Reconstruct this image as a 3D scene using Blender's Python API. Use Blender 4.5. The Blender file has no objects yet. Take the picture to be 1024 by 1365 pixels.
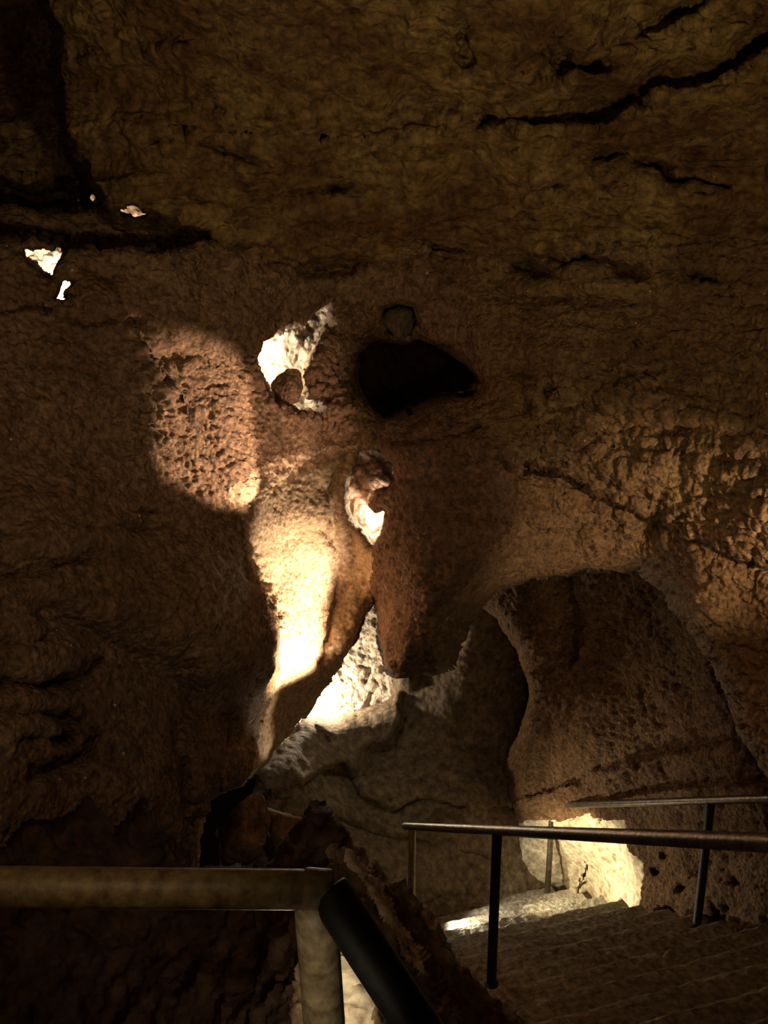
import bpy, math, random
import numpy as np
from mathutils import Vector

# ------------------------------------------------------------------ camera
PITCH = math.radians(15.0)
CAM = np.array([0.0, 0.0, 6.5])
FPX = 1150.0
cp, sp = math.cos(PITCH), math.sin(PITCH)
FWD = np.array([0.0, cp, -sp]); DWN = np.array([0.0, -sp, -cp]); RGT = np.array([1.0, 0.0, 0.0])
scene = bpy.context.scene
col = scene.collection
cam_data = bpy.data.cameras.new('camera')
cam_data.sensor_fit = 'VERTICAL'; cam_data.sensor_height = 24.0
cam_data.lens = FPX / 1365.0 * 24.0
cam_data.clip_start = 0.05; cam_data.clip_end = 100
cam = bpy.data.objects.new('camera', cam_data); col.objects.link(cam)
cam.location = CAM; cam.rotation_euler = (math.pi / 2 - PITCH, 0, 0)
scene.camera = cam

def P(u, v, d):
    """a point of the cave: where the sight line of pixel (u, v) is d metres deep"""
    return CAM + RGT * ((u - 512) / FPX * d) + DWN * ((v - 682.5) / FPX * d) + FWD * d

# ------------------------------------------------------------------ world, exposure, lamps
world = bpy.data.worlds.new('world'); scene.world = world
world.use_nodes = True
world.node_tree.nodes['Background'].inputs[0].default_value = (1.0, 0.55, 0.28, 1)
world.node_tree.nodes['Background'].inputs[1].default_value = 0.0009
vs = scene.view_settings
vs.view_transform = 'Standard'; vs.look = 'None'; vs.exposure = 0.0; vs.gamma = 1.0; vs.use_curve_mapping = False
scene.cycles.max_bounces = 5
scene.cycles.diffuse_bounces = 3
scene.cycles.sample_clamp_indirect = 2.0

WARM = (1.0, 0.66, 0.38); PALE = (1.0, 0.84, 0.6); ORANGE = (1.0, 0.52, 0.26); OLIVE = (1.0, 0.70, 0.32)
def spot(name, pos, target, power, cone, blend=0.25, color=WARM, size=0.03, sx=1.0, sy=1.0, roll=0.0):
    L = bpy.data.lights.new(name, 'SPOT'); L.energy = power; L.color = color
    L.spot_size = math.radians(cone); L.spot_blend = blend; L.shadow_soft_size = size
    o = bpy.data.objects.new(name, L); col.objects.link(o)
    o.location = pos
    q = (Vector(target) - Vector(pos)).to_track_quat('-Z', 'Y')
    e = q.to_matrix().to_4x4()
    from mathutils import Matrix
    e = e @ Matrix.Rotation(math.radians(roll), 4, 'Z')
    o.rotation_euler = e.to_euler(); o.scale = (sx, sy, 1)
    return o
def point(name, pos, power, color=WARM, size=0.04):
    L = bpy.data.lights.new(name, 'POINT'); L.energy = power; L.color = color; L.shadow_soft_size = size
    o = bpy.data.objects.new(name, L); col.objects.link(o); o.location = pos
    return o

# the flood that lights the pale column from its foot
spot('lamp_column', P(525, 1035, 6.05), P(366, 800, 6.2), 760, 50, 0.8, (1.0, 0.76, 0.50), 0.04)
spot('fill_strip', P(440, 1050, 6.7), P(362, 965, 6.2), 24, 36, 0.6, (1.0, 0.80, 0.52), 0.04)  # added unseen spot that brightens the strip below the column
spot('fill_foot', P(335, 1110, 6.4), P(272, 1070, 5.2), 2.5, 90, 0.6, (1.0, 0.80, 0.52), 0.03)  # added unseen spot for the bright rim at the wall's foot
spot('fill_eye', P(470, 655, 5.2), P(375, 550, 5.75), 27, 72, 0.9, (1.0, 0.62, 0.40), 0.03)  # added fill, no fitting, for the bowl and the wedged stone
spot('fill_shoulder', P(530, 690, 5.15), P(316, 594, 5.2), 180, 46, 0.4, (1.0, 0.69, 0.47), 0.02)  # second spot added only to light the upper-left patch
# the lamp in the chamber seen through the low window
point('lamp_window', P(428, 922, 9.5), 60, PALE, 0.04)
spot('fill_crest', P(470, 905, 8.5), P(470, 990, 9.0), 5, 120, 0.9, PALE, 0.04)  # added fill from above for the top of the bedrock slope
# lamps in the small side chambers
point('lamp_slot', P(502, 690, 6.55), 20, PALE, 0.02)
point('lamp_pocket', P(348, 485, 6.4), 26, PALE, 0.02)
point('lamp_chink', P(55, 362, 6.45), 40, PALE, 0.03)
point('lamp_chink', P(170, 288, 6.6), 9, WARM, 0.03)
# the lamp at the foot of the stairs
spot('lamp_stair', P(580, 1206, 7.7), P(690, 1216, 7.7), 75, 125, 0.5, (1.0, 0.90, 0.66), 0.03)
spot('lamp_stair_wall', P(630, 1175, 7.5), P(800, 1158, 8.2), 150, 66, 0.8, (1.0, 0.86, 0.52), 0.03)
# low lamp right of the stairs that grazes the right wall and the arch
spot('lamp_right', P(1380, 900, 3.5), P(985, 710, 4.9), 130, 50, 0.9, WARM, 0.04)
spot('lamp_arch', P(900, 960, 5.9), P(770, 765, 5.9), 13, 60, 0.9, (1.0, 0.62, 0.36), 0.05)
spot('fill_passage', P(1000, 600, 3.0), P(860, 940, 7.0), 24, 50, 0.9, (1.0, 0.50, 0.22), 0.05)  # added dim orange fill for the wall under the arch
# general dim path lighting behind the visitor, thrown upwards
spot('lamp_path', P(1050, 760, 1.3), P(640, 130, 4.0), 88, 120, 1.0, OLIVE, 0.08)
spot('lamp_path', P(-350, 350, 1.1), P(150, 600, 4.0), 30, 130, 1.0, WARM, 0.08)
spot('fill_rail', P(-260, 900, 0.62), P(40, 1185, 1.3), 5, 70, 1.0, OLIVE, 0.03)  # small unseen spot added to brighten the near rail
# the lamp below the deck, and an added fill spot for the corner post
point('deck_lamp_and_fill', P(392, 1385, 2.1), 4.0, PALE, 0.02)
spot('deck_lamp_and_fill', P(250, 1700, 0.9), P(430, 1290, 1.5), 2.2, 50, 0.6, PALE, 0.03)

# ------------------------------------------------------------------ noise (numpy)
def _h(ix, iy, iz, s):
    n = (ix.astype(np.int64) * 73856093) ^ (iy.astype(np.int64) * 19349663) ^ (iz.astype(np.int64) * 83492791) ^ (s * 2654435761)
    n &= 0xffffffff
    n = (n ^ (n >> 15)) * 2246822519 & 0xffffffff
    n = (n ^ (n >> 13)) * 3266489917 & 0xffffffff
    n ^= n >> 16
    return (n & 0xffffff).astype(np.float64) / 16777215.0
def vnoise(p, s=0):
    i = np.floor(p).astype(np.int64); f = p - i
    w = f * f * f * (f * (f * 6 - 15) + 10)
    x, y, z = i[..., 0], i[..., 1], i[..., 2]
    r = 0
    for a in (0, 1):
        wx = w[..., 0] if a else 1 - w[..., 0]
        for b in (0, 1):
            wy = w[..., 1] if b else 1 - w[..., 1]
            for c in (0, 1):
                wz = w[..., 2] if c else 1 - w[..., 2]
                r = r + wx * wy * wz * _h(x + a, y + b, z + c, s)
    return r * 2 - 1
def fbm(p, freq, octv=4, s=0, gain=0.5, ridged=False):
    r = 0; a = 1.0
    for k in range(octv):
        n = vnoise(p * freq + 17.3 * k, s + k)
        if ridged: n = 1 - 2 * np.abs(n)
        r = r + a * n; a *= gain; freq *= 2.03
    return r
def worley(p, freq, s=0):
    q = p * freq
    i = np.floor(q).astype(np.int64)
    best = np.full(q.shape[:-1], 9.0)
    for a in (-1, 0, 1):
        for b in (-1, 0, 1):
            for c in (-1, 0, 1):
                x, y, z = i[..., 0] + a, i[..., 1] + b, i[..., 2] + c
                dx = x + _h(x, y, z, s) - q[..., 0]
                dy = y + _h(x, y, z, s + 1) - q[..., 1]
                dz = z + _h(x, y, z, s + 2) - q[..., 2]
                best = np.minimum(best, dx * dx + dy * dy + dz * dz)
    return np.sqrt(best)
def domes(p, freq, s=0):
    return np.sqrt(np.maximum(0, 1 - (worley(p, freq, s) / 0.75) ** 2))
def smooth(x, a, b):
    t = np.clip((x - a) / (b - a), 0, 1); return t * t * (3 - 2 * t)

# ------------------------------------------------------------------ plane geometry
def seg_dist(U, V, pts, closed):
    """distance to a polyline and the side it lies on (+ right of travel on screen)"""
    n = len(pts); best = np.full(U.shape, 1e9); side = np.zeros(U.shape)
    for i in range(n if closed else n - 1):
        x0, y0 = pts[i][:2]; x1, y1 = pts[(i + 1) % n][:2]
        ex, ey = x1 - x0, y1 - y0
        L = ex * ex + ey * ey + 1e-9
        t = np.clip(((U - x0) * ex + (V - y0) * ey) / L, 0, 1)
        dx, dy = U - x0 - t * ex, V - y0 - t * ey
        dd = dx * dx + dy * dy
        m = dd < best
        best = np.where(m, dd, best)
        side = np.where(m, np.sign(ex * (V - y0) - ey * (U - x0)), side)
    return np.sqrt(best), side
def inside(U, V, pts):
    r = np.zeros(U.shape, bool); n = len(pts)
    for i in range(n):
        x0, y0 = pts[i]; x1, y1 = pts[(i + 1) % n]
        if y0 == y1: continue
        c = ((y0 > V) != (y1 > V)) & (U < (x1 - x0) * (V - y0) / (y1 - y0) + x0)
        r ^= c
    return r
def sdf(U, V, pts):
    """positive outside the polygon"""
    d, _ = seg_dist(U, V, pts, True)
    return np.where(inside(U, V, pts), -d, d)
def tps(ctrl, U, V):
    c = np.array(ctrl, float); n = len(c)
    X = c[:, :2] / 500.0
    def K(r2): return np.where(r2 > 0, 0.5 * r2 * np.log(r2 + 1e-12), 0)
    r2 = ((X[:, None] - X[None]) ** 2).sum(-1)
    A = np.zeros((n + 3, n + 3)); A[:n, :n] = K(r2) + 1e-3 * np.eye(n)
    A[:n, n] = 1; A[:n, n + 1:] = X; A[n, :n] = 1; A[n + 1:, :n] = X.T
    w = np.linalg.solve(A, np.concatenate([c[:, 2], np.zeros(3)]))
    u, v = U / 500.0, V / 500.0
    r = w[n] + w[n + 1] * u + w[n + 2] * v
    for i in range(n):
        r = r + w[i] * K((u - X[i, 0]) ** 2 + (v - X[i, 1]) ** 2)
    return r
def axis(lo, a, b, hi, step, coarse=26):
    def grow(x0, x1):
        out = []; s = step; x = x0; sg = 1 if x1 > x0 else -1
        while (x1 - x) * sg > 0:
            s = min(s * 1.12, coarse); x += s * sg; out.append(x)
        return out
    left = grow(a, lo)[::-1]; right = grow(b, hi)
    return np.array(left + list(np.arange(a, b + 1e-6, step)) + right)

# ------------------------------------------------------------------ materials
def nd(nt, t, **kw):
    n = nt.nodes.new(t)
    for k, v in kw.items(): setattr(n, k, v)
    return n
def rock_mat(name, c1, c2, c3, rough=0.85, bump=0.8, fine=60.0, specks=0.0, spec=0.3, patch=1.6):
    m = bpy.data.materials.new(name); m.use_nodes = True
    nt = m.node_tree; b = nt.nodes['Principled BSDF']
    geo = nd(nt, 'ShaderNodeTexCoord')
    def noise(scale, detail=6, rough_=0.6):
        n = nd(nt, 'ShaderNodeTexNoise'); n.inputs['Scale'].default_value = scale
        n.inputs['Detail'].default_value = detail; n.inputs['Roughness'].default_value = rough_
        nt.links.new(geo.outputs['Object'], n.inputs['Vector']); return n
    def ramp(src, lo, hi, ca, cb):
        r = nd(nt, 'ShaderNodeValToRGB'); e = r.color_ramp.elements
        e[0].position = lo; e[1].position = hi; e[0].color = (*ca, 1); e[1].color = (*cb, 1)
        nt.links.new(src, r.inputs[0]); return r
    def mix(fac, a, bb, mode='MIX', f=None):
        x = nd(nt, 'ShaderNodeMix', data_type='RGBA', blend_type=mode)
        if fac is not None: nt.links.new(fac, x.inputs[0])
        if f is not None: x.inputs[0].default_value = f
        nt.links.new(a, x.inputs[6]); nt.links.new(bb, x.inputs[7]); return x.outputs[2]
    n1 = noise(patch); n2 = noise(patch * 7, 8, 0.65); n3 = noise(fine * 0.45, 4)
    a = ramp(n1.outputs[0], 0.36, 0.66, c1, c2)
    k = ramp(n2.outputs[0], 0.48, 0.68, (0, 0, 0), (1, 1, 1))
    rgb = nd(nt, 'ShaderNodeRGB'); rgb.outputs[0].default_value = (*c3, 1)
    c = mix(k.outputs[0], a.outputs[0], rgb.outputs[0])
    g = ramp(n3.outputs[0], 0.3, 0.75, (0.35, 0.33, 0.32), (1.25, 1.25, 1.25))
    c = mix(None, c, g.outputs[0], 'MULTIPLY', 1.0)
    if specks > 0:
        v = nd(nt, 'ShaderNodeTexVoronoi'); v.inputs['Scale'].default_value = 7.0
        nt.links.new(geo.outputs['Object'], v.inputs['Vector'])
        k2 = ramp(v.outputs['Distance'], specks * 0.6, specks, (1, 1, 1), (0, 0, 0))
        w = nd(nt, 'ShaderNodeRGB'); w.outputs[0].default_value = (0.95, 0.85, 0.72, 1)
        c = mix(k2.outputs[0], c, w.outputs[0])
    nt.links.new(c, b.inputs['Base Color'])
    b.inputs['Roughness'].default_value = rough
    b.inputs['Specular IOR Level'].default_value = spec
    nb = noise(fine, 8, 0.7); bp = nd(nt, 'ShaderNodeBump'); bp.inputs['Strength'].default_value = bump
    bp.inputs['Distance'].default_value = 0.03
    vo = nd(nt, 'ShaderNodeTexVoronoi'); vo.inputs['Scale'].default_value = fine * 0.6
    nt.links.new(geo.outputs['Object'], vo.inputs['Vector'])
    ma = nd(nt, 'ShaderNodeMath', operation='SUBTRACT'); nt.links.new(nb.outputs[0], ma.inputs[0]); nt.links.new(vo.outputs['Distance'], ma.inputs[1])
    nt.links.new(ma.outputs[0], bp.inputs['Height']); nt.links.new(bp.outputs[0], b.inputs['Normal'])
    return m
M = {}
M['wall'] = rock_mat('brown_limestone', (0.32, 0.20, 0.125), (0.50, 0.33, 0.21), (0.22, 0.145, 0.08), specks=0.055)
M['ceil'] = rock_mat('olive_limestone', (0.24, 0.13, 0.055), (0.54, 0.39, 0.17), (0.15, 0.075, 0.035), bump=0.9, fine=40)
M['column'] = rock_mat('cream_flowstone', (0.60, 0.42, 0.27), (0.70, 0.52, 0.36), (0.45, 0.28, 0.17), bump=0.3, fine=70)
M['right'] = rock_mat('ochre_limestone', (0.32, 0.19, 0.09), (0.50, 0.34, 0.17), (0.22, 0.14, 0.06), rough=0.6, spec=0.6, specks=0.05)
M['pier'] = rock_mat('red_limestone', (0.26, 0.15, 0.10), (0.34, 0.21, 0.14), (0.18, 0.11, 0.07))
M['grey'] = rock_mat('grey_bedrock', (0.18, 0.13, 0.085), (0.27, 0.20, 0.13), (0.12, 0.09, 0.06), bump=0.5, fine=30)
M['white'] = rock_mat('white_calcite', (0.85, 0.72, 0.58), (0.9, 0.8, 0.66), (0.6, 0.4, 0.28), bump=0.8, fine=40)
M['pink'] = rock_mat('pink_calcite', (0.66, 0.44, 0.34), (0.78, 0.56, 0.44), (0.45, 0.26, 0.18), bump=1.0, fine=40)
M['plaster'] = rock_mat('pale_flowstone_and_lit_rock', (0.75, 0.62, 0.42), (0.85, 0.75, 0.55), (0.6, 0.45, 0.28), bump=0.2, fine=40)
M['passage'] = rock_mat('red_brown_limestone', (0.24, 0.125, 0.055), (0.33, 0.185, 0.085), (0.15, 0.08, 0.035), rough=0.75, spec=0.2, bump=0.9)
M['dark'] = rock_mat('shade_dark_rock', (0.05, 0.025, 0.016), (0.08, 0.045, 0.026), (0.035, 0.02, 0.012), bump=0.5, fine=30, spec=0.1)  # near-black colour stands in for unlit shade
M['ridge'] = rock_mat('wet_brown_rock', (0.22, 0.13, 0.07), (0.34, 0.23, 0.13), (0.12, 0.08, 0.045), bump=0.6, fine=30)
M['concrete'] = rock_mat('worn_concrete', (0.34, 0.30, 0.24), (0.46, 0.42, 0.34), (0.26, 0.22, 0.17), bump=0.3, fine=55)
def metal_mat(name, c1, c2, rough=0.4, metallic=0.3, scale=9.0):
    m = rock_mat(name, c1, c2, c2, rough=rough, bump=0.12, fine=90, spec=0.5, patch=scale)
    m.node_tree.nodes['Principled BSDF'].inputs['Metallic'].default_value = metallic
    return m
M['steel'] = metal_mat('worn_brown_steel', (0.10, 0.075, 0.05), (0.22, 0.17, 0.12), 0.38, 0.6)
M['black'] = metal_mat('black_steel', (0.012, 0.010, 0.008), (0.03, 0.024, 0.018), 0.6, 0.0)
M['cream'] = metal_mat('chipped_cream_paint', (0.36, 0.27, 0.15), (0.48, 0.38, 0.22), 0.45, 0.0)
M['rust'] = metal_mat('red_brown_paint', (0.14, 0.08, 0.045), (0.30, 0.22, 0.12), 0.5, 0.0, 5.0)

# ------------------------------------------------------------------ objects
def tag(o, label=None, cat=None, group=None, kind=None):
    for k, v in (('label', label), ('category', cat), ('group', group), ('kind', kind)):
        if v: o[k] = v
    return o
def mesh_obj(name, verts, faces, mat, parent=None, smooth_=True):
    me = bpy.data.meshes.new(name)
    me.from_pydata(verts if isinstance(verts, list) else verts.tolist(), [], faces if isinstance(faces, list) else faces.tolist())
    me.materials.append(mat)
    if smooth_: me.shade_smooth()
    o = bpy.data.objects.new(name, me); col.objects.link(o)
    if parent is not None: o.parent = parent
    return o

class Relief:
    """a rock mass: a sheet with its own depth, rims that roll back and walls of real thickness behind them"""
    def __init__(self, us, vs_):
        self.U, self.V = np.meshgrid(us, vs_)
        self.D = None; self.keep = np.ones(self.U.shape, bool)
        self.s = np.full(self.U.shape, 1e9)
    def warp(self, amp=6, s=50, scale=0.02):
        q = np.stack([self.U * scale, self.V * scale, np.full(self.U.shape, s * 1.7)], -1)
        return amp * (0.65 * vnoise(q, s) + 0.35 * vnoise(q * 3.1, s + 1))
    def positions(self):
        U, V, D = self.U, self.V, self.D
        return (CAM + RGT * ((U - 512) / FPX * D)[..., None] + DWN * ((V - 682.5) / FPX * D)[..., None] + FWD * D[..., None])
    def normals(self, Pp):
        du = np.gradient(Pp, axis=1); dv = np.gradient(Pp, axis=0)
        n = np.cross(dv, du); n /= np.linalg.norm(n, axis=-1, keepdims=True) + 1e-12
        tocam = CAM - Pp
        sg = np.sign((n * tocam).sum(-1, keepdims=True)); return n * np.where(sg == 0, 1, sg)
    def finish(self, disp, regions, skirt=0.6, limit=None):
        """disp(P, U, V) -> height along the normal; regions: list of (name, material, mask, props)"""
        if self.s.min() < 1e8:
            s = self.s; x = self.U[0]; y = self.V[:, 0]
            gy, gx = np.gradient(s, y, x)
            g = np.sqrt(gx * gx + gy * gy) + 1e-6
            st = np.minimum(np.gradient(x)[None, :], np.gradient(y)[:, None]) * 1.05
            m = (np.abs(s) < st) & (g > 0.3)
            self.U = np.where(m, self.U - s * gx / g ** 2 * 0.95, self.U); self.V = np.where(m, self.V - s * gy / g ** 2 * 0.95, self.V)
            self.keep = s > -st
        Pp = self.positions(); N = self.normals(Pp)
        h = disp(Pp, self.U, self.V) * smooth(self.s, 0, 14)
        Pp = Pp + N * h[..., None]
        k = self.keep
        fk = k[:-1, :-1] & k[1:, :-1] & k[:-1, 1:] & k[1:, 1:]
        H, W = k.shape; idx = np.arange(H * W).reshape(H, W)
        quads = np.stack([idx[:-1, :-1], idx[1:, :-1], idx[1:, 1:], idx[:-1, 1:]], -1)
        cu = (self.U[:-1, :-1] + self.U[1:, 1:]) / 2; cv = (self.V[:-1, :-1] + self.V[1:, 1:]) / 2
        reg = np.full(fk.shape, 0)
        for i, r in enumerate(regions):
            if r[2] is not None: reg = np.where(inside(cu + self.warp(5, 91)[:-1, :-1], cv + self.warp(5, 93)[:-1, :-1], r[2]), i, reg)
        flat = Pp.reshape(-1, 3)
        out = []
        # rims: every open edge gets a wall that runs back into the rock
        e = []
        fp = np.pad(fk, 1)
        rp = np.pad(reg, 1, mode='edge')
        for (dy, dx, a, b) in ((-1, 0, 3, 0), (1, 0, 1, 2), (0, -1, 0, 1), (0, 1, 2, 3)):
            nb = fp[1 + dy:fp.shape[0] - 1 + dy, 1 + dx:fp.shape[1] - 1 + dx]
            m = fk & ~nb
            q = quads[m]; e.append(np.stack([q[:, a], q[:, b], reg[m]], -1))
        e = np.concatenate(e)
        for i, (name, mat, _, props) in enumerate(regions):
            q = quads[fk & (reg == i)]
            ee = e[e[:, 2] == i][:, :2]
            base = flat
            used = np.unique(q)
            remap = np.full(H * W, -1); remap[used] = np.arange(len(used))
            verts = flat[used]; faces = [tuple(f) for f in remap[q].tolist()]
            if len(ee) and skirt > 0:
                ev = np.unique(ee); ray = flat[ev] - CAM; ray /= np.linalg.norm(ray, axis=1, keepdims=True)
                prev = remap.copy(); n0 = len(verts)
                for t in (0.08, 0.3, 1.0):
                    nv = flat[ev] + ray * skirt * t
                    nv += 0.04 * t * np.stack([vnoise(nv * 5, 7), vnoise(nv * 5, 8), vnoise(nv * 5, 9)], -1)
                    verts = np.concatenate([verts, nv])
                    cur = np.full(H * W, -1); cur[ev] = n0 + np.arange(len(ev)); n0 += len(ev)
                    faces += [(int(prev[b]), int(prev[a]), int(cur[a]), int(cur[b])) for a, b in ee]
                    prev = cur
            o = mesh_obj(name, verts, faces, mat)
            tag(o, **props); out.append(o)
        return out

def lip(D, U, V, pts, a, w, side=1, fade=40, soft=4):
    """the rock on one side of a line stands back by a, fading over w pixels; ends fade"""
    d, s = seg_dist(U, V, pts, False)
    sd = d * s * side
    endd = np.minimum(np.hypot(U - pts[0][0], V - pts[0][1]), np.hypot(U - pts[-1][0], V - pts[-1][1]))
    k = smooth(sd, -soft, soft) * np.exp(-np.maximum(sd, 0) / w) * smooth(endd, 0, fade)
    return D + a * k
def groove(D, U, V, pts, a, w):
    d, s = seg_dist(U, V, pts, False)
    return D + a * np.exp(-(d / w) ** 2)
def pocket(D, U, V, cx, cy, rx, ry, a, rot=0.0, p=1.0):
    c, s_ = math.cos(math.radians(rot)), math.sin(math.radians(rot))
    x, y = U - cx, V - cy
    xr, yr = (x * c + y * s_) / rx, (-x * s_ + y * c) / ry
    return D + a * np.exp(-(xr * xr + yr * yr) ** p)

# ================================================================== front shell: ceiling, left wall, column, pier, arch
R = Relief(axis(-620, -8, 1032, 1560, 2.0), axis(-620, -8, 1190, 1700, 2.0))
U, V = R.U, R.V
ctrl = [(-600, -500, 2.2), (-100, -300, 3.0), (500, -500, 2.0), (1100, -300, 2.4), (1500, -500, 1.8),
        (-600, 500, 2.6), (-600, 1200, 2.4), (1550, 400, 2.8), (1550, 1000, 3.6),
        (200, 0, 3.9), (500, 0, 3.6), (800, 0, 3.5), (1024, 0, 3.4), (1024, 160, 3.9), (760, 160, 4.2), (480, 160, 4.4), (200, 160, 4.5), (0, 100, 4.6),
        (1024, 300, 4.4), (760, 300, 4.8), (480, 300, 5.1), (320, 330, 4.9), (140, 350, 4.6), (0, 350, 4.3),
        (1024, 420, 4.6), (850, 450, 4.9), (700, 450, 5.3), (600, 400, 5.5), (430, 400, 5.45), (300, 400, 4.95), (150, 450, 4.6), (0, 480, 4.2),
        (0, 620, 4.05), (120, 600, 4.4), (190, 570, 4.65), (260, 540, 5.0), (340, 520, 5.5), (440, 600, 6.0), (330, 620, 5.45), (230, 620, 4.85),
        (60, 760, 4.0), (180, 740, 4.45), (300, 760, 4.95), (0, 900, 3.7), (140, 900, 4.2), (250, 900, 4.75), (330, 880, 5.15),
        (0, 1080, 3.5), (120, 1080, 4.0), (230, 1080, 4.5), (290, 1000, 5.0), (120, 1300, 3.9), (-100, 1300, 3.2),
        (385, 700, 5.8), (440, 740, 6.1), (480, 800, 6.5), (420, 860, 6.3), (375, 950, 6.4),
        (560, 620, 5.5), (560, 760, 5.45), (540, 870, 5.6), (620, 840, 5.7), (640, 700, 5.45), (700, 600, 5.25), (700, 700, 5.5), (760, 730, 5.7),
        (850, 560, 5.0), (850, 650, 5.15), (850, 740, 5.6), (1000, 560, 4.7), (1000, 700, 4.8), (980, 820, 5.2), (1100, 900, 4.9), (1200, 1100, 4.5)]
D = tps(ctrl, U, V)
wu, wv = R.warp(9, 11, 0.022), R.warp(9, 13, 0.022)
wu += R.warp(3, 15, 0.1); wv += R.warp(3, 17, 0.1)
Uw, Vw = U + wu, V + wv
# upper left: the back chamber wall beyond the ceiling block's edge
blk = [(-700, -700), (75, -700), (72, 0), (88, 60), (90, 150), (108, 215), (120, 245), (150, 285), (-700, 250)]
sb = sdf(Uw, Vw, blk)
D = D + 1.3 * smooth(-sb, -2, 14)
crev = [(-700, 225), (0, 232), (110, 238), (125, 268), (155, 283), (215, 286), (262, 294), (298, 312), (303, 328), (250, 336), (150, 338), (0, 322), (-700, 330)]
sc_ = sdf(Uw, Vw, crev)
D = D + 0.9 * smooth(-sc_, -3, 20)
D = lip(D, Uw, Vw, [(210, 286), (260, 300), (310, 322), (380, 335)], 0.18, 40, 1)
# ceiling strata
D = lip(D, Uw, Vw, [(600, 175), (700, 172), (800, 165), (870, 128), (950, 108), (1060, 45), (1300, -40)], 0.38, 80, -1, 60)
D = lip(D, Uw, Vw, [(560, 318), (620, 328), (690, 345), (760, 335), (820, 325), (900, 327), (1040, 318), (1300, 300)], 0.22, 45, 1, 50)
D = lip(D, Uw, Vw, [(310, 352), (400, 345), (480, 352), (560, 340), (640, 350)], 0.10, 30, 1, 50)
D = lip(D, Uw, Vw, [(640, 345), (680, 385), (720, 400), (800, 392), (900, 410), (1040, 405)], 0.12, 30, 1, 50)
D = lip(D, Uw, Vw, [(830, 130), (900, 150), (960, 140), (1060, 120)], 0.07, 14, 1, 30)
for (cx, cy, rx, ry, a, rot) in ((435, 256, 42, 7, .22, -7), (730, 250, 26, 8, .22, -5), (806, 210, 28, 10, .26, -12), (868, 222, 24, 11, .28, 18), (905, 243, 22, 8, .2, 10), (940, 244, 24, 6, .16, 10),
        (845, 235, 4, 20, .16, 0), (700, 282, 14, 6, .18, 0), (858, 146, 12, 7, .2, 0), (743, 75, 30, 34, .2, 20), (625, 60, 14, 30, .15, 0), (655, 155, 12, 10, .16, 0),
        (700, 355, 30, 14, .2, 30), (770, 345, 40, 12, .2, 0), (840, 360, 26, 10, .18, 30), (930, 372, 40, 8, .15, 5), (450, 352, 46, 14, .16, 0), (590, 325, 40, 8, .14, 10),
        (900, 20, 60, 12, .2, -25), (790, 88, 30, 10, .15, -10), (300, 205, 60, 8, .06, 15), (230, 190, 30, 6, .06, 0)):
    D = pocket(D, Uw, Vw, cx, cy, rx, ry, a * 1.7, rot, 1.6)
# left wall
for pts, a, w in (([(-40, 405), (50, 412), (110, 432), (180, 424)], .14, 5), ([(100, 700), (170, 703), (250, 708)], .08, 4), ([(182, 683), (222, 684)], .14, 4), ([(-60, 765), (40, 760), (130, 742)], .12, 9),
        ([(-50, 915), (40, 910), (105, 902), (130, 880)], .2, 10), ([(-50, 960), (60, 950), (110, 960)], .12, 9), ([(60, 820), (140, 850), (220, 900), (290, 960)], .14, 22), ([(30, 990), (90, 985)], .12, 9),
        ([(240, 940), (235, 1000), (250, 1100)], .09, 9), ([(0, 860), (60, 850)], .1, 8), ([(40, 1030), (110, 1010), (130, 980)], .12, 10), ([(200, 480), (260, 470)], .03, 8),
        ([(300, 960), (290, 1010), (285, 1060)], .1, 9)):
    D = groove(D, Uw, Vw, pts, a, w)
# rib whose edge catches the light at the foot of the wall
D = pocket(D, Uw, Vw, 268, 1060, 16, 120, -.16, 3)
# column: stands behind the bulge of the left wall
D = lip(D, Uw, Vw, [(300, 655), (320, 690), (328, 750), (372, 825), (370, 900), (348, 955), (330, 1045), (325, 1100)], 0.34, 130, -1, 150, 12)
D = groove(D, Uw, Vw, [(470, 600), (440, 650), (440, 700), (448, 760), (446, 820), (430, 880)], 0.10, 8)
D = pocket(D, Uw, Vw, 470, 720, 26, 90, 0.18, 5)
D = groove(D, Uw, Vw, [(300, 690), (380, 640), (430, 605)], 0.04, 10)
# the eye: a bowl with a bridge of rock, dark opening beyond
D = pocket(D, Uw, Vw, 515, 490, 120, 62, 0.30, 8, 1.5)
D = pocket(D, Uw, Vw, 534, 430, 26, 26, -0.12)
D = lip(D, Uw, Vw, [(395, 440), (440, 425), (520, 452), (570, 452)], 0.16, 50, 1, 20, 6)
D = groove(D, Uw, Vw, [(470, 440), (440, 480), (455, 540), (490, 575)], -0.22, 26)
D = lip(D, Uw, Vw, [(600, 560), (560, 575), (510, 590), (480, 600)], -0.16, 60, -1, 30, 6)
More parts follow.
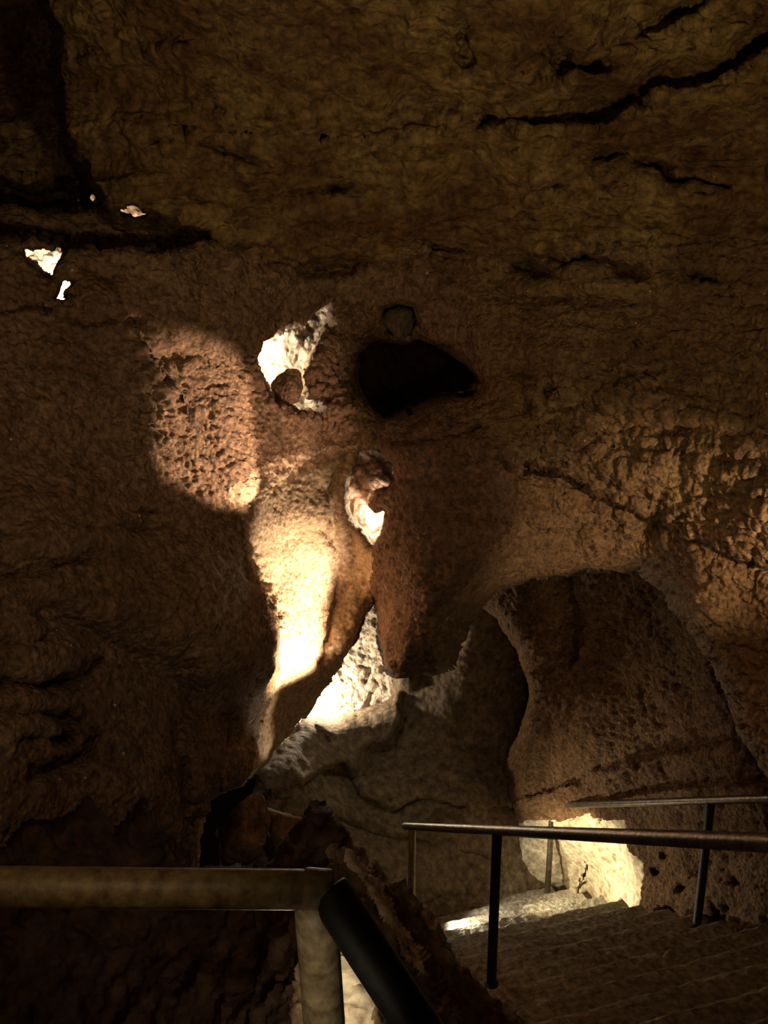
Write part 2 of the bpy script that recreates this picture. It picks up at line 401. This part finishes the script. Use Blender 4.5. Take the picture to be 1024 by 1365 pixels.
# right wall crack and blocks
D = lip(D, Uw, Vw, [(688, 612), (730, 622), (800, 655), (865, 682), (940, 715), (1050, 755), (1300, 800)], 0.30, 34, 1, 22, 3)
D = lip(D, Uw, Vw, [(690, 690), (760, 698), (850, 694), (875, 690)], 0.12, 30, 1, 30)
D = pocket(D, Uw, Vw, 875, 695, 20, 26, .25, 0, 1.5)
D = pocket(D, Uw, Vw, 712, 625, 22, 14, .25, 20, 1.5)
D = pocket(D, Uw, Vw, 770, 600, 70, 24, -.12, 15)
D = lip(D, Uw, Vw, [(740, 560), (800, 530), (870, 505), (930, 490)], 0.12, 25, -1, 40)
for (cx, cy, rx, ry, a, rot) in ((925, 500, 14, 9, .2, 0), (738, 518, 20, 6, .16, -20), (700, 500, 12, 10, .18, 0), (830, 478, 22, 4, .12, -25), (700, 540, 12, 20, .15, 0), (900, 580, 30, 8, .14, -25), (1000, 470, 30, 6, .15, 0), (960, 610, 24, 8, .14, 20)):
    D = pocket(D, Uw, Vw, cx, cy, rx, ry, a, rot, 1.5)
# pier surface: a slab edge near its foot
D = lip(D, Uw, Vw, [(520, 868), (560, 855), (610, 858)], -0.05, 30, 1, 20)
D = groove(D, Uw, Vw, [(495, 610), (520, 590), (600, 585), (640, 570)], 0.10, 6)
# large lumps
P0 = R.D = D
Pp = R.positions()
D = D + 0.10 * fbm(Pp, 1.3, 3, 3) * smooth(np.abs(U - 512), -1, 0)
strat = fbm(Pp * np.array([0.45, 0.45, 2.2]), 1.6, 4, 21, 0.55, True)
D = D - 0.05 * strat * (0.3 + smooth(U, 560, 800) * smooth(V, 780, 560) + 0.6 * smooth(V, 420, 300)) * smooth(sdf(U, V, [(330, 640), (480, 600), (500, 800), (340, 1050)]), -30, 30)

# openings ---------------------------------------------------------
slot = [(478, 605), (505, 598), (522, 615), (525, 638), (514, 652), (498, 660), (491, 674), (499, 684), (514, 682), (511, 704), (495, 727), (484, 705), (470, 690), (464, 650)]
openings = [
    ([(473, 500), (478, 470), (500, 453), (530, 457), (560, 452), (590, 466), (625, 488), (641, 510), (622, 522), (585, 530), (545, 545), (512, 557), (490, 540)], 30, 0.35, 3),       # dark eye
    ([(512, 412), (530, 404), (550, 410), (556, 432), (545, 448), (520, 447), (511, 430)], 14, 0.2, 2),     # small hole above
    ([(350, 452), (372, 440), (404, 432), (436, 404), (440, 425), (415, 470), (404, 500), (413, 528), (438, 534), (430, 545), (400, 545), (372, 532), (352, 508), (342, 478)], 16, 0.25, 4),   # lit pocket
    (slot, 12, 0.2, 3),
    ([(498, 800), (508, 862), (514, 892), (530, 905), (600, 888), (622, 850), (632, 822), (660, 790), (700, 775), (780, 762), (850, 763), (885, 790), (925, 850), (960, 900), (985, 980), (1040, 1060), (1200, 1180), (1700, 1500),
      (1700, 1800), (268, 1800), (262, 1152), (272, 1085), (285, 1062), (318, 1048), (332, 1040), (372, 996), (410, 950), (440, 908), (478, 850)], 34, 0.5, 5),     # low window, arch and stair passage
    ([(26, 333), (48, 335), (80, 332), (82, 344), (74, 356), (66, 369), (54, 362), (38, 352)], 7, 0.1, 6),
    ([(68, 398), (78, 388), (84, 375), (95, 377), (90, 388), (98, 395), (82, 403)], 6, 0.08, 6),
    ([(157, 283), (168, 276), (180, 272), (190, 281), (203, 287), (180, 290)], 5, 0.06, 4),
    ([(116, 240), (122, 250), (131, 272), (121, 269)], 4, 0.06, 1),
    ([(540, 546), (548, 544), (552, 552), (544, 554)], 3, 0.02, 0.5), ([(606, 524), (640, 519), (632, 528), (612, 531)], 3, 0.02, 0.5),
]
for k, (poly, w, back, jit) in enumerate(openings):
    s = sdf(U + R.warp(jit, 31 + k, 0.09), V + R.warp(jit, 61 + k, 0.09), poly)
    t = np.clip(s / w, 0, 1)
    D = D + back * (1 - np.sqrt(np.clip(1 - (1 - t) ** 2, 0, 1)))
    R.keep &= s > -1.2
    R.s = np.minimum(R.s, s)
# roll the arch back gently so that its underside shows
da, sa = seg_dist(U, V, [(600, 880), (628, 830), (658, 793), (700, 777), (780, 764), (850, 765), (890, 790)], False)
D = D + 0.42 * np.clip(1 - da / 60, 0, 1) ** 1.5 * smooth(V, 900, 860)
R.D = D

pop_patch = sdf(U, V, [(165, 560), (230, 500), (330, 440), (420, 400), (560, 395), (600, 440), (480, 560), (470, 600), (420, 620), (320, 690), (230, 650)])
def disp_front(Pp, U, V):
    patch = smooth(-pop_patch, -40, 30) * (1 - smooth(-sdf(U, V, [(330, 670), (440, 610), (480, 640), (450, 760), (430, 900), (340, 1050), (380, 830)]), -15, 15))
    rightp = smooth(U, 640, 860) * smooth(V, 420, 560)
    leftl = smooth(U, 420, 250) * smooth(V, 420, 520)
    colm = smooth(-sdf(U, V, [(330, 670), (440, 610), (480, 640), (450, 760), (430, 900), (340, 1050), (380, 830)]), -15, 15)
    ceil = smooth(V, 420, 340)
    w1 = domes(Pp, 17, 5); w2 = domes(Pp, 31, 9); w0 = domes(Pp, 7, 14)
    big = fbm(Pp, 5.0, 4, 41, 0.55)
    rid = fbm(Pp * np.array([1, 1, 1.8]), 4.0, 5, 47, 0.55, True)
    msk = 0.5 + 0.5 * fbm(Pp, 2.2, 2, 55)
    h = 0.018 * big * (1 - 0.85 * colm)
    h = h + patch * (0.030 * w1 * msk + 0.050 * w2 * (0.5 + msk))
    h = h + rightp * (0.026 * w1 + 0.020 * w2 + 0.010 * rid)
    h = h + leftl * (1 - patch) * (1 - colm) * (0.011 * w2 + 0.012 * w1 * msk + 0.012 * rid * msk)
    h = h + colm * 0.007 * w2
    h = h + ceil * (0.020 * rid + 0.012 * w1 * msk)
    h = h + (1 - np.clip(patch + rightp + leftl + colm + ceil, 0, 1)) * (0.014 * w2 + 0.018 * w1)
    h = h + 0.02 * w0 * np.clip(rightp, 0, 1)
    return h
column_poly = [(296, 660), (330, 630), (380, 605), (430, 590), (480, 590), (470, 640), (470, 700), (496, 730), (500, 800), (440, 915), (372, 1000), (326, 1060), (285, 1070), (262, 1160), (262, 1100), (330, 1040), (348, 955), (370, 900), (372, 825), (328, 750), (318, 690)]
pier_poly = [(495, 726), (520, 700), (526, 640), (500, 596), (540, 578), (640, 560), (690, 620), (690, 690), (640, 760), (590, 800), (640, 900), (500, 920)]
arch_poly = [(590, 915), (560, 830), (640, 755), (700, 715), (780, 700), (870, 700), (960, 730), (1080, 780), (1320, 840), (1700, 900), (1700, 1700), (1000, 1400), (700, 900)]
ceil_poly = [(-800, -800), (1800, -800), (1800, 270), (1300, 300), (1040, 318), (900, 327), (820, 325), (760, 335), (690, 345), (620, 328), (560, 330), (480, 352), (400, 345), (310, 340), (300, 320), (200, 300), (110, 270), (-800, 280)]
right_poly = [(610, 345), (1800, 260), (1800, 920), (1080, 780), (870, 700), (700, 705), (620, 640), (650, 500)]
res = R.finish(disp_front, [
    ('wall_left', M['wall'], None, dict(kind='structure', label='brown popcorn-crusted cave wall filling the left side above the rail')),
    ('ceiling', M['ceil'], ceil_poly, dict(kind='structure', label='olive brown layered cave ceiling across the top')),
    ('wall_right', M['right'], right_poly, dict(kind='structure', label='rough knobbly ochre cave wall above the arch on the right')),
    ('rock_pier', M['pier'], pier_poly, dict(label='dark reddish hanging rock pier between the glowing window and the arch', cat='rock')),
    ('rock_arch', M['right'], arch_poly, dict(label='smooth orange-lit arch of rock above the stair passage', cat='rock')),
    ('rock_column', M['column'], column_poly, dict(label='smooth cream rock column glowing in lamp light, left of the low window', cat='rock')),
], skirt=0.5)

# ================================================================== the wall beside the stairs, under the arch
R2 = Relief(axis(590, 600, 1040, 1700, 2.4), axis(560, 740, 1262, 1500, 2.4))
U, V = R2.U, R2.V
R2.D = tps([(739, 1190, 9.1), (849, 1210, 7.45), (1004, 1255, 6.05), (1100, 1280, 5.1), (1300, 1330, 4.2), (1600, 1400, 3.5), (690, 1195, 9.0), (1004, 1400, 5.7), (850, 1350, 7.0), (730, 1350, 8.6),
            (1000, 1120, 6.1), (850, 1110, 7.5), (740, 1100, 8.6), (700, 930, 8.3), (800, 900, 8.0), (950, 900, 6.8), (1024, 800, 6.4), (860, 770, 7.2), (650, 800, 8.2), (740, 780, 7.8), (680, 1010, 8.7), (800, 1000, 7.8), (980, 1000, 6.2),
            (1200, 1000, 5.0), (1500, 1100, 3.8), (1500, 800, 4.4), (800, 600, 7.4), (1200, 600, 5.8)], U, V)
Uw, Vw = U + R2.warp(8, 211, 0.025), V + R2.warp(8, 213, 0.025)
D = R2.D
D = lip(D, Uw, Vw, [(780, 1040), (840, 1020), (900, 1005), (980, 992), (1060, 985), (1200, 960)], -0.22, 90, 1, 30, 5)
D = lip(D, Uw, Vw, [(778, 1130), (792, 1095), (812, 1045), (850, 1022)], -0.12, 60, 1, 12, 4)
D = groove(D, Uw, Vw, [(768, 775), (775, 820), (765, 880)], 0.12, 9)
D = groove(D, Uw, Vw, [(870, 760), (930, 830), (960, 920), (990, 1000)], -0.12, 22)
D = groove(D, Uw, Vw, [(600, 1000), (780, 1110), (760, 1190)], 0.02, 5)
for cx, cy, r in ((888, 1140, 7), (876, 1162, 6), (985, 1175, 8), (912, 1185, 8), (965, 1225, 18), (897, 1212, 10), (930, 1165, 6), (745, 1190, 8), (772, 1193, 8)):
    D = pocket(D, U, V, cx, cy, r, r, 0.14, 0, 1.5)
edge2 = [(640, 700), (640, 808), (668, 835), (690, 862), (703, 900), (705, 940), (690, 980), (676, 1015), (680, 1060), (692, 1100), (672, 1150), (672, 1290), (740, 1420), (2000, 1600), (2000, 500), (640, 500)]
s = sdf(U + R2.warp(5, 221, 0.05), V + R2.warp(5, 222, 0.05), edge2)
t = np.clip(-s / 30, 0, 1)
D = D + 0.4 * (1 - np.sqrt(np.clip(1 - (1 - t) ** 2, 0, 1)))
R2.keep = s < 1; R2.s = -s
R2.D = D
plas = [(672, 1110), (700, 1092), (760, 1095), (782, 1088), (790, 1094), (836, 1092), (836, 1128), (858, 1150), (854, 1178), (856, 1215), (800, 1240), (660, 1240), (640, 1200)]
def disp2(Pp, U, V):
    sm = smooth(-sdf(U, V, plas), -3, 3)
    w1 = domes(Pp, 17, 105); w2 = domes(Pp, 28, 109)
    h = 0.05 * fbm(Pp, 1.5, 3, 103) + 0.02 * fbm(Pp, 7, 4, 141) + (1 - sm) * (0.022 * w1 + 0.022 * w2) - 0.05 * sm
    return h + sm * 0.006 * w2
R2.finish(disp2, [
    ('wall_back', M['passage'], None, dict(kind='structure', label='coarse knobbly cave wall beside the stairs under the arch')),
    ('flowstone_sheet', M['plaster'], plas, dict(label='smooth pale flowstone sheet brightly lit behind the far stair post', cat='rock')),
], skirt=0.5)

# ================================================================== grey bedrock behind
R3 = Relief(axis(120, 255, 760, 900, 2.6), axis(760, 780, 1250, 1400, 2.6))
U, V = R3.U, R3.V
R3.D = tps([(570, 1228, 8.35), (700, 1195, 8.9), (760, 1190, 9.3), (400, 1250, 7.6), (300, 1250, 7.2), (250, 1100, 7.0), (300, 1080, 7.3), (350, 1040, 7.7), (500, 1080, 8.6), (620, 1080, 8.8), (450, 960, 9.2), (400, 960, 8.8), (540, 940, 9.3), (620, 900, 9.1), (680, 900, 9.4), (640, 820, 8.9),
            (560, 880, 9.3), (700, 1000, 9.5), (150, 1100, 6.5), (800, 1000, 9.8), (600, 1350, 8.3), (300, 1350, 7.2)], U, V)
Uw, Vw = U + R3.warp(8, 311, 0.025), V + R3.warp(8, 313, 0.025)
D = R3.D
D = lip(D, Uw, Vw, [(450, 1010), (480, 1060), (520, 1075), (560, 1060), (640, 1070)], 0.14, 60, 1, 30, 5)
D = lip(D, Uw, Vw, [(540, 900), (532, 950), (520, 990), (470, 1010)], 0.22, 90, -1, 30, 8)
D = lip(D, Uw, Vw, [(400, 1070), (450, 1090), (520, 1110), (600, 1130)], 0.1, 60, 1, 30, 5)
crest = [(340, 1030), (370, 1000), (404, 958), (440, 957), (480, 944), (520, 934), (527, 902), (600, 860), (620, 780), (900, 700), (900, 1500), (330, 1500), (338, 1130)]
s = sdf(U + R3.warp(4, 321, 0.05), V + R3.warp(4, 322, 0.05), crest)
t = np.clip(-s / 26, 0, 1)
D = D + 0.5 * (1 - np.sqrt(np.clip(1 - (1 - t) ** 2, 0, 1)))
R3.keep = s < 1; R3.s = -s
R3.D = D
def disp3(Pp, U, V):
    q = Pp @ np.array([[1, 0, 0.35], [0, 1, 0], [-0.3, 0, 2.2]])
    return 0.04 * fbm(Pp, 1.2, 3, 303) + 0.010 * fbm(q, 3.5, 5, 341, 0.5, True) + 0.006 * domes(Pp, 22, 305)
R3.finish(disp3, [('grey_bedrock', M['grey'], None, dict(label='smooth grey brown bedrock slope below the glowing window', cat='rock'))], skirt=0.5)

# ================================================================== chamber walls seen through the openings
def backing(name, us, vs_, ctrl, mat, label, seed, amp=0.06):
    r = Relief(axis(us[0], us[0], us[1], us[1], us[2]), axis(vs_[0], vs_[0], vs_[1], vs_[1], vs_[2]))
    r.D = tps(ctrl, r.U, r.V)
    def dsp(Pp, U, V):
        return 0.12 * fbm(Pp, 1.5, 3, seed) + amp * domes(Pp, 12, seed + 3) + 0.5 * amp * domes(Pp, 28, seed + 5)
    return r.finish(dsp, [(name, mat, None, dict(label=label, cat='rock'))], skirt=0.3)
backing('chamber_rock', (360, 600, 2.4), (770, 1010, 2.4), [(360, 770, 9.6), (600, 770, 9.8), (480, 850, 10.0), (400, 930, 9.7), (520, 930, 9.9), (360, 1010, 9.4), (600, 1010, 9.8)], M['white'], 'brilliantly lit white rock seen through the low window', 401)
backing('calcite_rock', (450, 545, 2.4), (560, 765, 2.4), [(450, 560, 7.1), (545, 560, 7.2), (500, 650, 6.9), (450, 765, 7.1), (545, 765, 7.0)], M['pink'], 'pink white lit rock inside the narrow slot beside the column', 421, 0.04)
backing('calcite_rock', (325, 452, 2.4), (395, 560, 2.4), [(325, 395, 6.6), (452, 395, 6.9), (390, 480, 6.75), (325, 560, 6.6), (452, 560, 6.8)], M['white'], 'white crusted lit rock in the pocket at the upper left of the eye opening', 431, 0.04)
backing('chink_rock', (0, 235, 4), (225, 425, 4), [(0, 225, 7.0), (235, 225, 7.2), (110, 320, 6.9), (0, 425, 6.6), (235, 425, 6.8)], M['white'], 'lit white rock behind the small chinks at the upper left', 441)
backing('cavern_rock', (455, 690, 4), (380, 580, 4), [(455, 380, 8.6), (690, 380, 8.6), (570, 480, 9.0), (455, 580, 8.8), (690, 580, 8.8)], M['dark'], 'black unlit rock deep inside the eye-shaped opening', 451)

# ================================================================== loose stones
def stone(name, u, v, d, size, mat, label, seed, rot=0.0, flat=(1, 1, 1), facets=7, cat='rock', group=None, sub=4):
    """an angular wedge of rock: a ball cut by random planes"""
    import bmesh
    rng = np.random.default_rng(seed)
    bm = bmesh.new(); bmesh.ops.create_icosphere(bm, subdivisions=sub, radius=1.0)
    co = np.array([x.co[:] for x in bm.verts]); fc = [[x.index for x in f.verts] for f in bm.faces]; bm.free()
    for k in range(facets):
        n = rng.normal(size=3); n /= np.linalg.norm(n); c = rng.uniform(0.5, 0.82)
        ex = np.maximum(co @ n - c, 0); co = co - ex[:, None] * n * 0.96
    co = co * np.array(flat)
    cr, sr = math.cos(rot), math.sin(rot)
    co = co @ np.array([[cr, 0, sr], [0, 1, 0], [-sr, 0, cr]])
    co = co * size
    nn = co / (np.linalg.norm(co, axis=1, keepdims=True) + 1e-9)
    co = co + nn * (size * 0.09 * fbm(co / size + seed, 1.6, 4, seed))[:, None] + nn * (0.008 * domes(co + seed, 24, seed))[:, None]
    o = mesh_obj(name, co, fc, mat); o.location = P(u, v, d)
    return tag(o, label, cat, group)
stone('chockstone', 384, 514, 5.95, 0.125, M['wall'], 'rounded grey brown stone wedged in the lit pocket', 11, 0.3, (0.95, 0.8, 0.95))
stone('chockstone', 533, 430, 5.95, 0.12, M['grey'], 'small dark stone wedged above the eye-shaped opening', 12, 0.2, (1, 0.9, 0.85))
stone('foot_rock', 326, 1112, 5.9, 0.23, M['ridge'], 'brown rock with a lit tip at the foot of the left wall', 14, -0.5, (0.75, 0.8, 1.25))
stone('foot_rock', 372, 1110, 6.2, 0.24, M['grey'], 'small olive boulder leaning between foot rock and bedrock slope', 15, 0.4, (0.8, 0.8, 1.1))

# ================================================================== ridge behind the near rail, shade put into its colour and crest
R5 = Relief(axis(-900, -8, 760, 1000, 3.0), axis(1040, 1050, 1380, 1800, 3.0))
U, V = R5.U, R5.V
crest = [(-900, 1150), (-300, 1120), (10, 1128), (40, 1095), (70, 1105), (120, 1062), (150, 1105), (180, 1080), (197, 1066), (212, 1110), (232, 1152), (300, 1160), (350, 1158), (382, 1118), (400, 1085), (418, 1072), (436, 1080), (466, 1118), (490, 1150), (540, 1185), (575, 1232), (625, 1295), (680, 1350), (760, 1430), (900, 1900), (-900, 1900)]  # left peaks stand in for shadows cast on the left wall
R5.D = tps([(-900, 1150, 2.4), (0, 1130, 3.0), (200, 1080, 3.1), (300, 1160, 3.2), (420, 1080, 3.1), (480, 1180, 3.1), (570, 1230, 3.3), (680, 1350, 3.2), (0, 1300, 2.9), (200, 1300, 2.9), (300, 1365, 2.6), (400, 1300, 2.6), (450, 1250, 2.6), (480, 1365, 2.4), (600, 1365, 2.8), (200, 1800, 2.2), (-800, 1700, 1.8), (800, 1800, 2.5)], U, V)
Uw, Vw = U + R5.warp(6, 511, 0.03), V + R5.warp(6, 513, 0.03)
D = R5.D
D = lip(D, Uw, Vw, [(458, 1125), (478, 1160), (513, 1215), (548, 1265), (578, 1310), (618, 1380)], -0.26, 80, 1, 20, 10)
s = sdf(U + R5.warp(10, 521, 0.035) + R5.warp(3, 523, 0.12), V + R5.warp(10, 522, 0.035) + R5.warp(3, 524, 0.12), crest)
t = np.clip(-s / 22, 0, 1)
D = D + 0.2 * (1 - np.sqrt(np.clip(1 - (1 - t) ** 2, 0, 1)))
R5.keep = s < 1; R5.s = -s
R5.D = D
def disp5(Pp, U, V):
    q = Pp @ np.array([[1, 0, 0.8], [0, 1, 0], [-0.8, 0, 1.6]])
    return 0.03 * fbm(Pp, 3, 3, 503) + 0.02 * fbm(q, 6, 5, 541, 0.55, True) + 0.008 * domes(Pp, 30, 505)
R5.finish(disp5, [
    ('shadow_ridge', M['dark'], None, dict(label='jagged rock ridge behind the near rail, painted dark for shade', cat='rock')),
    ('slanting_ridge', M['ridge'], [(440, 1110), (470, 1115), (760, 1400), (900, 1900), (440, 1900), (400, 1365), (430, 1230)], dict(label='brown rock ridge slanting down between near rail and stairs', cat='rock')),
    ('painted_lit_edge', M['plaster'], [(455, 1132), (476, 1140), (508, 1190), (545, 1252), (574, 1302), (568, 1318), (535, 1275), (498, 1218), (462, 1168)], dict(label='narrow lit rock edge painted pale, running down the ridge beside the sloping rail', cat='rock')),  # pale colour stands in for lamp light on the ridge edge
    ('painted_lit_face', M['plaster'], [(440, 1228), (462, 1236), (484, 1300), (490, 1400), (436, 1400)], dict(label='lit rock face painted pale just behind the cream corner post', cat='rock')),  # lamp light on this rock face is put into its pale colour
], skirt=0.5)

# ================================================================== pipes
def tube(name, a, b, r, mat, parent, seg=20, rings=12, wob=0.0, caps=True):
    a, b = np.array(a, float), np.array(b, float)
    ax = b - a; L = np.linalg.norm(ax); ax /= L
    t = np.array([0, 0, 1.0]) if abs(ax[2]) < 0.8 else np.array([1.0, 0, 0])
    e1 = np.cross(ax, t); e1 /= np.linalg.norm(e1); e2 = np.cross(ax, e1)
    vs_, fs = [], []
    prof = [(0, r * 0.9), (0.004, r)] + [(L * k / rings, r) for k in range(1, rings)] + [(L - 0.004, r), (L, r * 0.9)]
    for k, (x, rr) in enumerate(prof):
        for j in range(seg):
            th = 2 * math.pi * j / seg
            w = rr * (1 + wob * math.sin(k * 2.1 + j) * 0.5)
            vs_.append(tuple(a + ax * x + (e1 * math.cos(th) + e2 * math.sin(th)) * w))
    n = len(prof)
    for k in range(n - 1):
        for j in range(seg):
            fs.append((k * seg + j, k * seg + (j + 1) % seg, (k + 1) * seg + (j + 1) % seg, (k + 1) * seg + j))
    if caps:
        fs.append(tuple(range(seg))[::-1]); fs.append(tuple((n - 1) * seg + j for j in range(seg)))
    base = np.array(parent.location) if parent is not None else np.zeros(3)
    vs_ = [tuple(np.array(v) - base) for v in vs_]
    return mesh_obj(name, vs_, fs, mat, parent)
def empty(name, loc, label, cat, group=None):
    o = bpy.data.objects.new(name, None); col.objects.link(o); o.location = [float(x) for x in loc]
    o.empty_display_size = 0.1
    return tag(o, label, cat, group)
def flange(name, p, r, mat, parent, h=0.012):
    return tube(name, np.array(p), np.array(p) + np.array([0, 0, h]), r, mat, parent, 20, 2)

# stair frame
sdir = -0.214 * RGT + 0.354 * DWN + FWD
run = math.hypot(sdir[0], sdir[1]); hdir = np.array([sdir[0], sdir[1], 0]) / run
edir = np.array([hdir[1], -hdir[0], 0.0])
slope = sdir[2] / run
def rail_point(K, v_off_d, d):
    """a point of a line that runs down the stairs, by depth"""
    return P(266 + K / d, 1089 + v_off_d / d, d)
# left stair rail
K1 = 397 * 5.0; W1 = 18 * 5.0
r1 = lambda d: rail_point(K1, W1, d)
hr = 1.08
def foot_of(p): return np.array([p[0], p[1], p[2] - hr])
far1 = r1(7.25); near1 = r1(1.9)
rail = empty('stair_handrail', foot_of(r1(5.0)), 'brown steel pipe handrail on the near left side of the stairs', 'railing')
tube('top_rail', near1, far1, 0.03, M['steel'], rail, rings=40)
for d_, m_ in ((7.0, 'cream'), (5.0, 'black')):
    p = r1(d_); f = foot_of(p)
    q = tube('post', f, p - np.array([0, 0, 0.01]), 0.03, M[m_], rail)
    if d_ > 6: q['label'] = 'worn post, painted paler as lit'  # lighter colour of the far post stands in for light on it
    if m_ == 'black' and d_ > 4: q['label'] = 'black post'
    flange('foot_plate', f, 0.046, M['black'], rail)
# right stair rail
K2 = 682 * 5.9; W2 = -22 * 5.9 * 1.0
r2 = lambda d: rail_point(K2, W2, d)
rail2 = empty('stair_handrail', foot_of(r2(5.9)), 'thinner-looking steel handrail on the far right side of the stairs by the wall', 'railing')
tube('top_rail', r2(3.6), r2(8.97), 0.028, M['steel'], rail2, rings=40)
for d_, m_ in ((8.55, 'steel'), (5.9, 'black')):
    p = r2(d_); f = foot_of(p)
    tube('post', f, p - np.array([0, 0, 0.01]), 0.03, M[m_], rail2)
    flange('foot_plate', f, 0.06, M['black'], rail2)
# ================================================================== stairs
tread = 0.33; rise = -slope * tread
baseB = foot_of(r2(5.9))
stairs = empty('staircase', baseB, 'worn concrete cave steps descending beyond the two stair handrails', 'stairs')
import bmesh
wL, wR = 2.2, 0.10
def step_mesh(rs):
    rng = np.random.default_rng(rs)
    bm = bmesh.new()
    nx, npf = 44, 0
    prof = [(tread + 0.06, -0.62), (tread + 0.06, -0.006), (tread * 0.55, 0.0), (0.05, 0.0), (0.015, -0.004), (-0.004, -0.016), (-0.008, -0.035), (0.0, -0.06), (0.012, -0.62)]
    rows = []
    for i in range(nx + 1):
        x = -wL + (wL + wR + rng.uniform(-.01, .01)) * i / nx
        row = []
        for (y, z) in prof:
            j = 0.006 if z > -0.1 else 0
            row.append(bm.verts.new((x, y * -1 + rng.normal() * j, z + rng.normal() * j * 0.5)))
        rows.append(row)
    for i in range(nx):
        for k in range(len(prof)):
            k2 = (k + 1) % len(prof)
            bm.faces.new((rows[i][k], rows[i][k2], rows[i + 1][k2], rows[i + 1][k]))
    bm.faces.new(rows[0][::-1]); bm.faces.new(rows[-1])
    bmesh.ops.recalc_face_normals(bm, faces=bm.faces)
    me = bpy.data.meshes.new('step'); bm.to_mesh(me); bm.free(); me.materials.append(M['concrete'])
    return me
yaw = math.atan2(edir[1], edir[0]) + math.radians(3)
meshes = [step_mesh(s) for s in range(5)]
for k in range(-12, 10):
    # the step's nose; local +y points down the stairs
    o = bpy.data.objects.new('step', meshes[k % 5]); col.objects.link(o); o.parent = stairs
    off = hdir * (tread * (k + 0.55)) + np.array([0, 0, -rise * k]) + edir * 0.02 * math.sin(k * 2.3)
    o.location = off; o.rotation_euler = (0, 0, yaw)
# landing at the foot
lowz = baseB[2] - rise * 10
lw = baseB + hdir * (tread * 10.2)
def floor_mesh(name, pts, z, th, mat, label):
    n = len(pts); v = [(x, y, z) for x, y in pts] + [(x, y, z - th) for x, y in pts]
    f = [tuple(range(n))[::-1], tuple(range(n, 2 * n))] + [(i, (i + 1) % n, n + (i + 1) % n, n + i) for i in range(n)]
    return tag(mesh_obj(name, v, f, mat, None, False), label, kind='structure')
a_ = lw - edir * 3.2; b_ = lw + edir * 0.4; c_ = b_ + hdir * 1.6; d_ = a_ + hdir * 1.6
floor_mesh('floor', [a_[:2], b_[:2], c_[:2], d_[:2]], lowz, 0.25, M['concrete'], 'concrete landing at the foot of the stairs')

# ================================================================== near guard rail
pc = P(420, 1186, 1.36)            # the corner of the rail
rl = P(-420, 1178, 1.28)
deck_z = CAM[2] - 1.78
guard = empty('guard_rail', (pc[0], pc[1], deck_z), 'chipped cream and brown pipe guard rail with corner post in the near lower left', 'railing')
q = tube('top_rail', rl, pc, 0.03, M['rust'], guard, 28, 24); q['label'] = 'horizontal rail with worn olive and red brown paint'
q = tube('post', (pc[0] + 0.035, pc[1] - 0.01, deck_z), pc + np.array([0.0, 0, -0.01]), 0.0345, M['cream'], guard, 28); q['label'] = 'cream painted post'
tube('elbow', pc - np.array([0.02, 0, 0]), pc + np.array([0.028, 0, -0.004]), 0.0335, M['rust'], guard, 28, 3)
q = tube('sloping_rail', pc + np.array([0.02, 0, 0]), P(655, 1520, 1.25), 0.034, M['black'], guard, 28, 16); q['label'] = 'black rail sloping down from the corner'
flange('foot_plate', (pc[0] + 0.035, pc[1] - 0.01, deck_z), 0.06, M['cream'], guard)
floor_mesh('floor', [(-1.6, -1.2), (1.5, -1.2), (1.5, 1.1), (0.5, 1.34), (-1.6, 1.34)], deck_z, 0.15, M['concrete'], 'concrete viewing deck under the near guard rail')
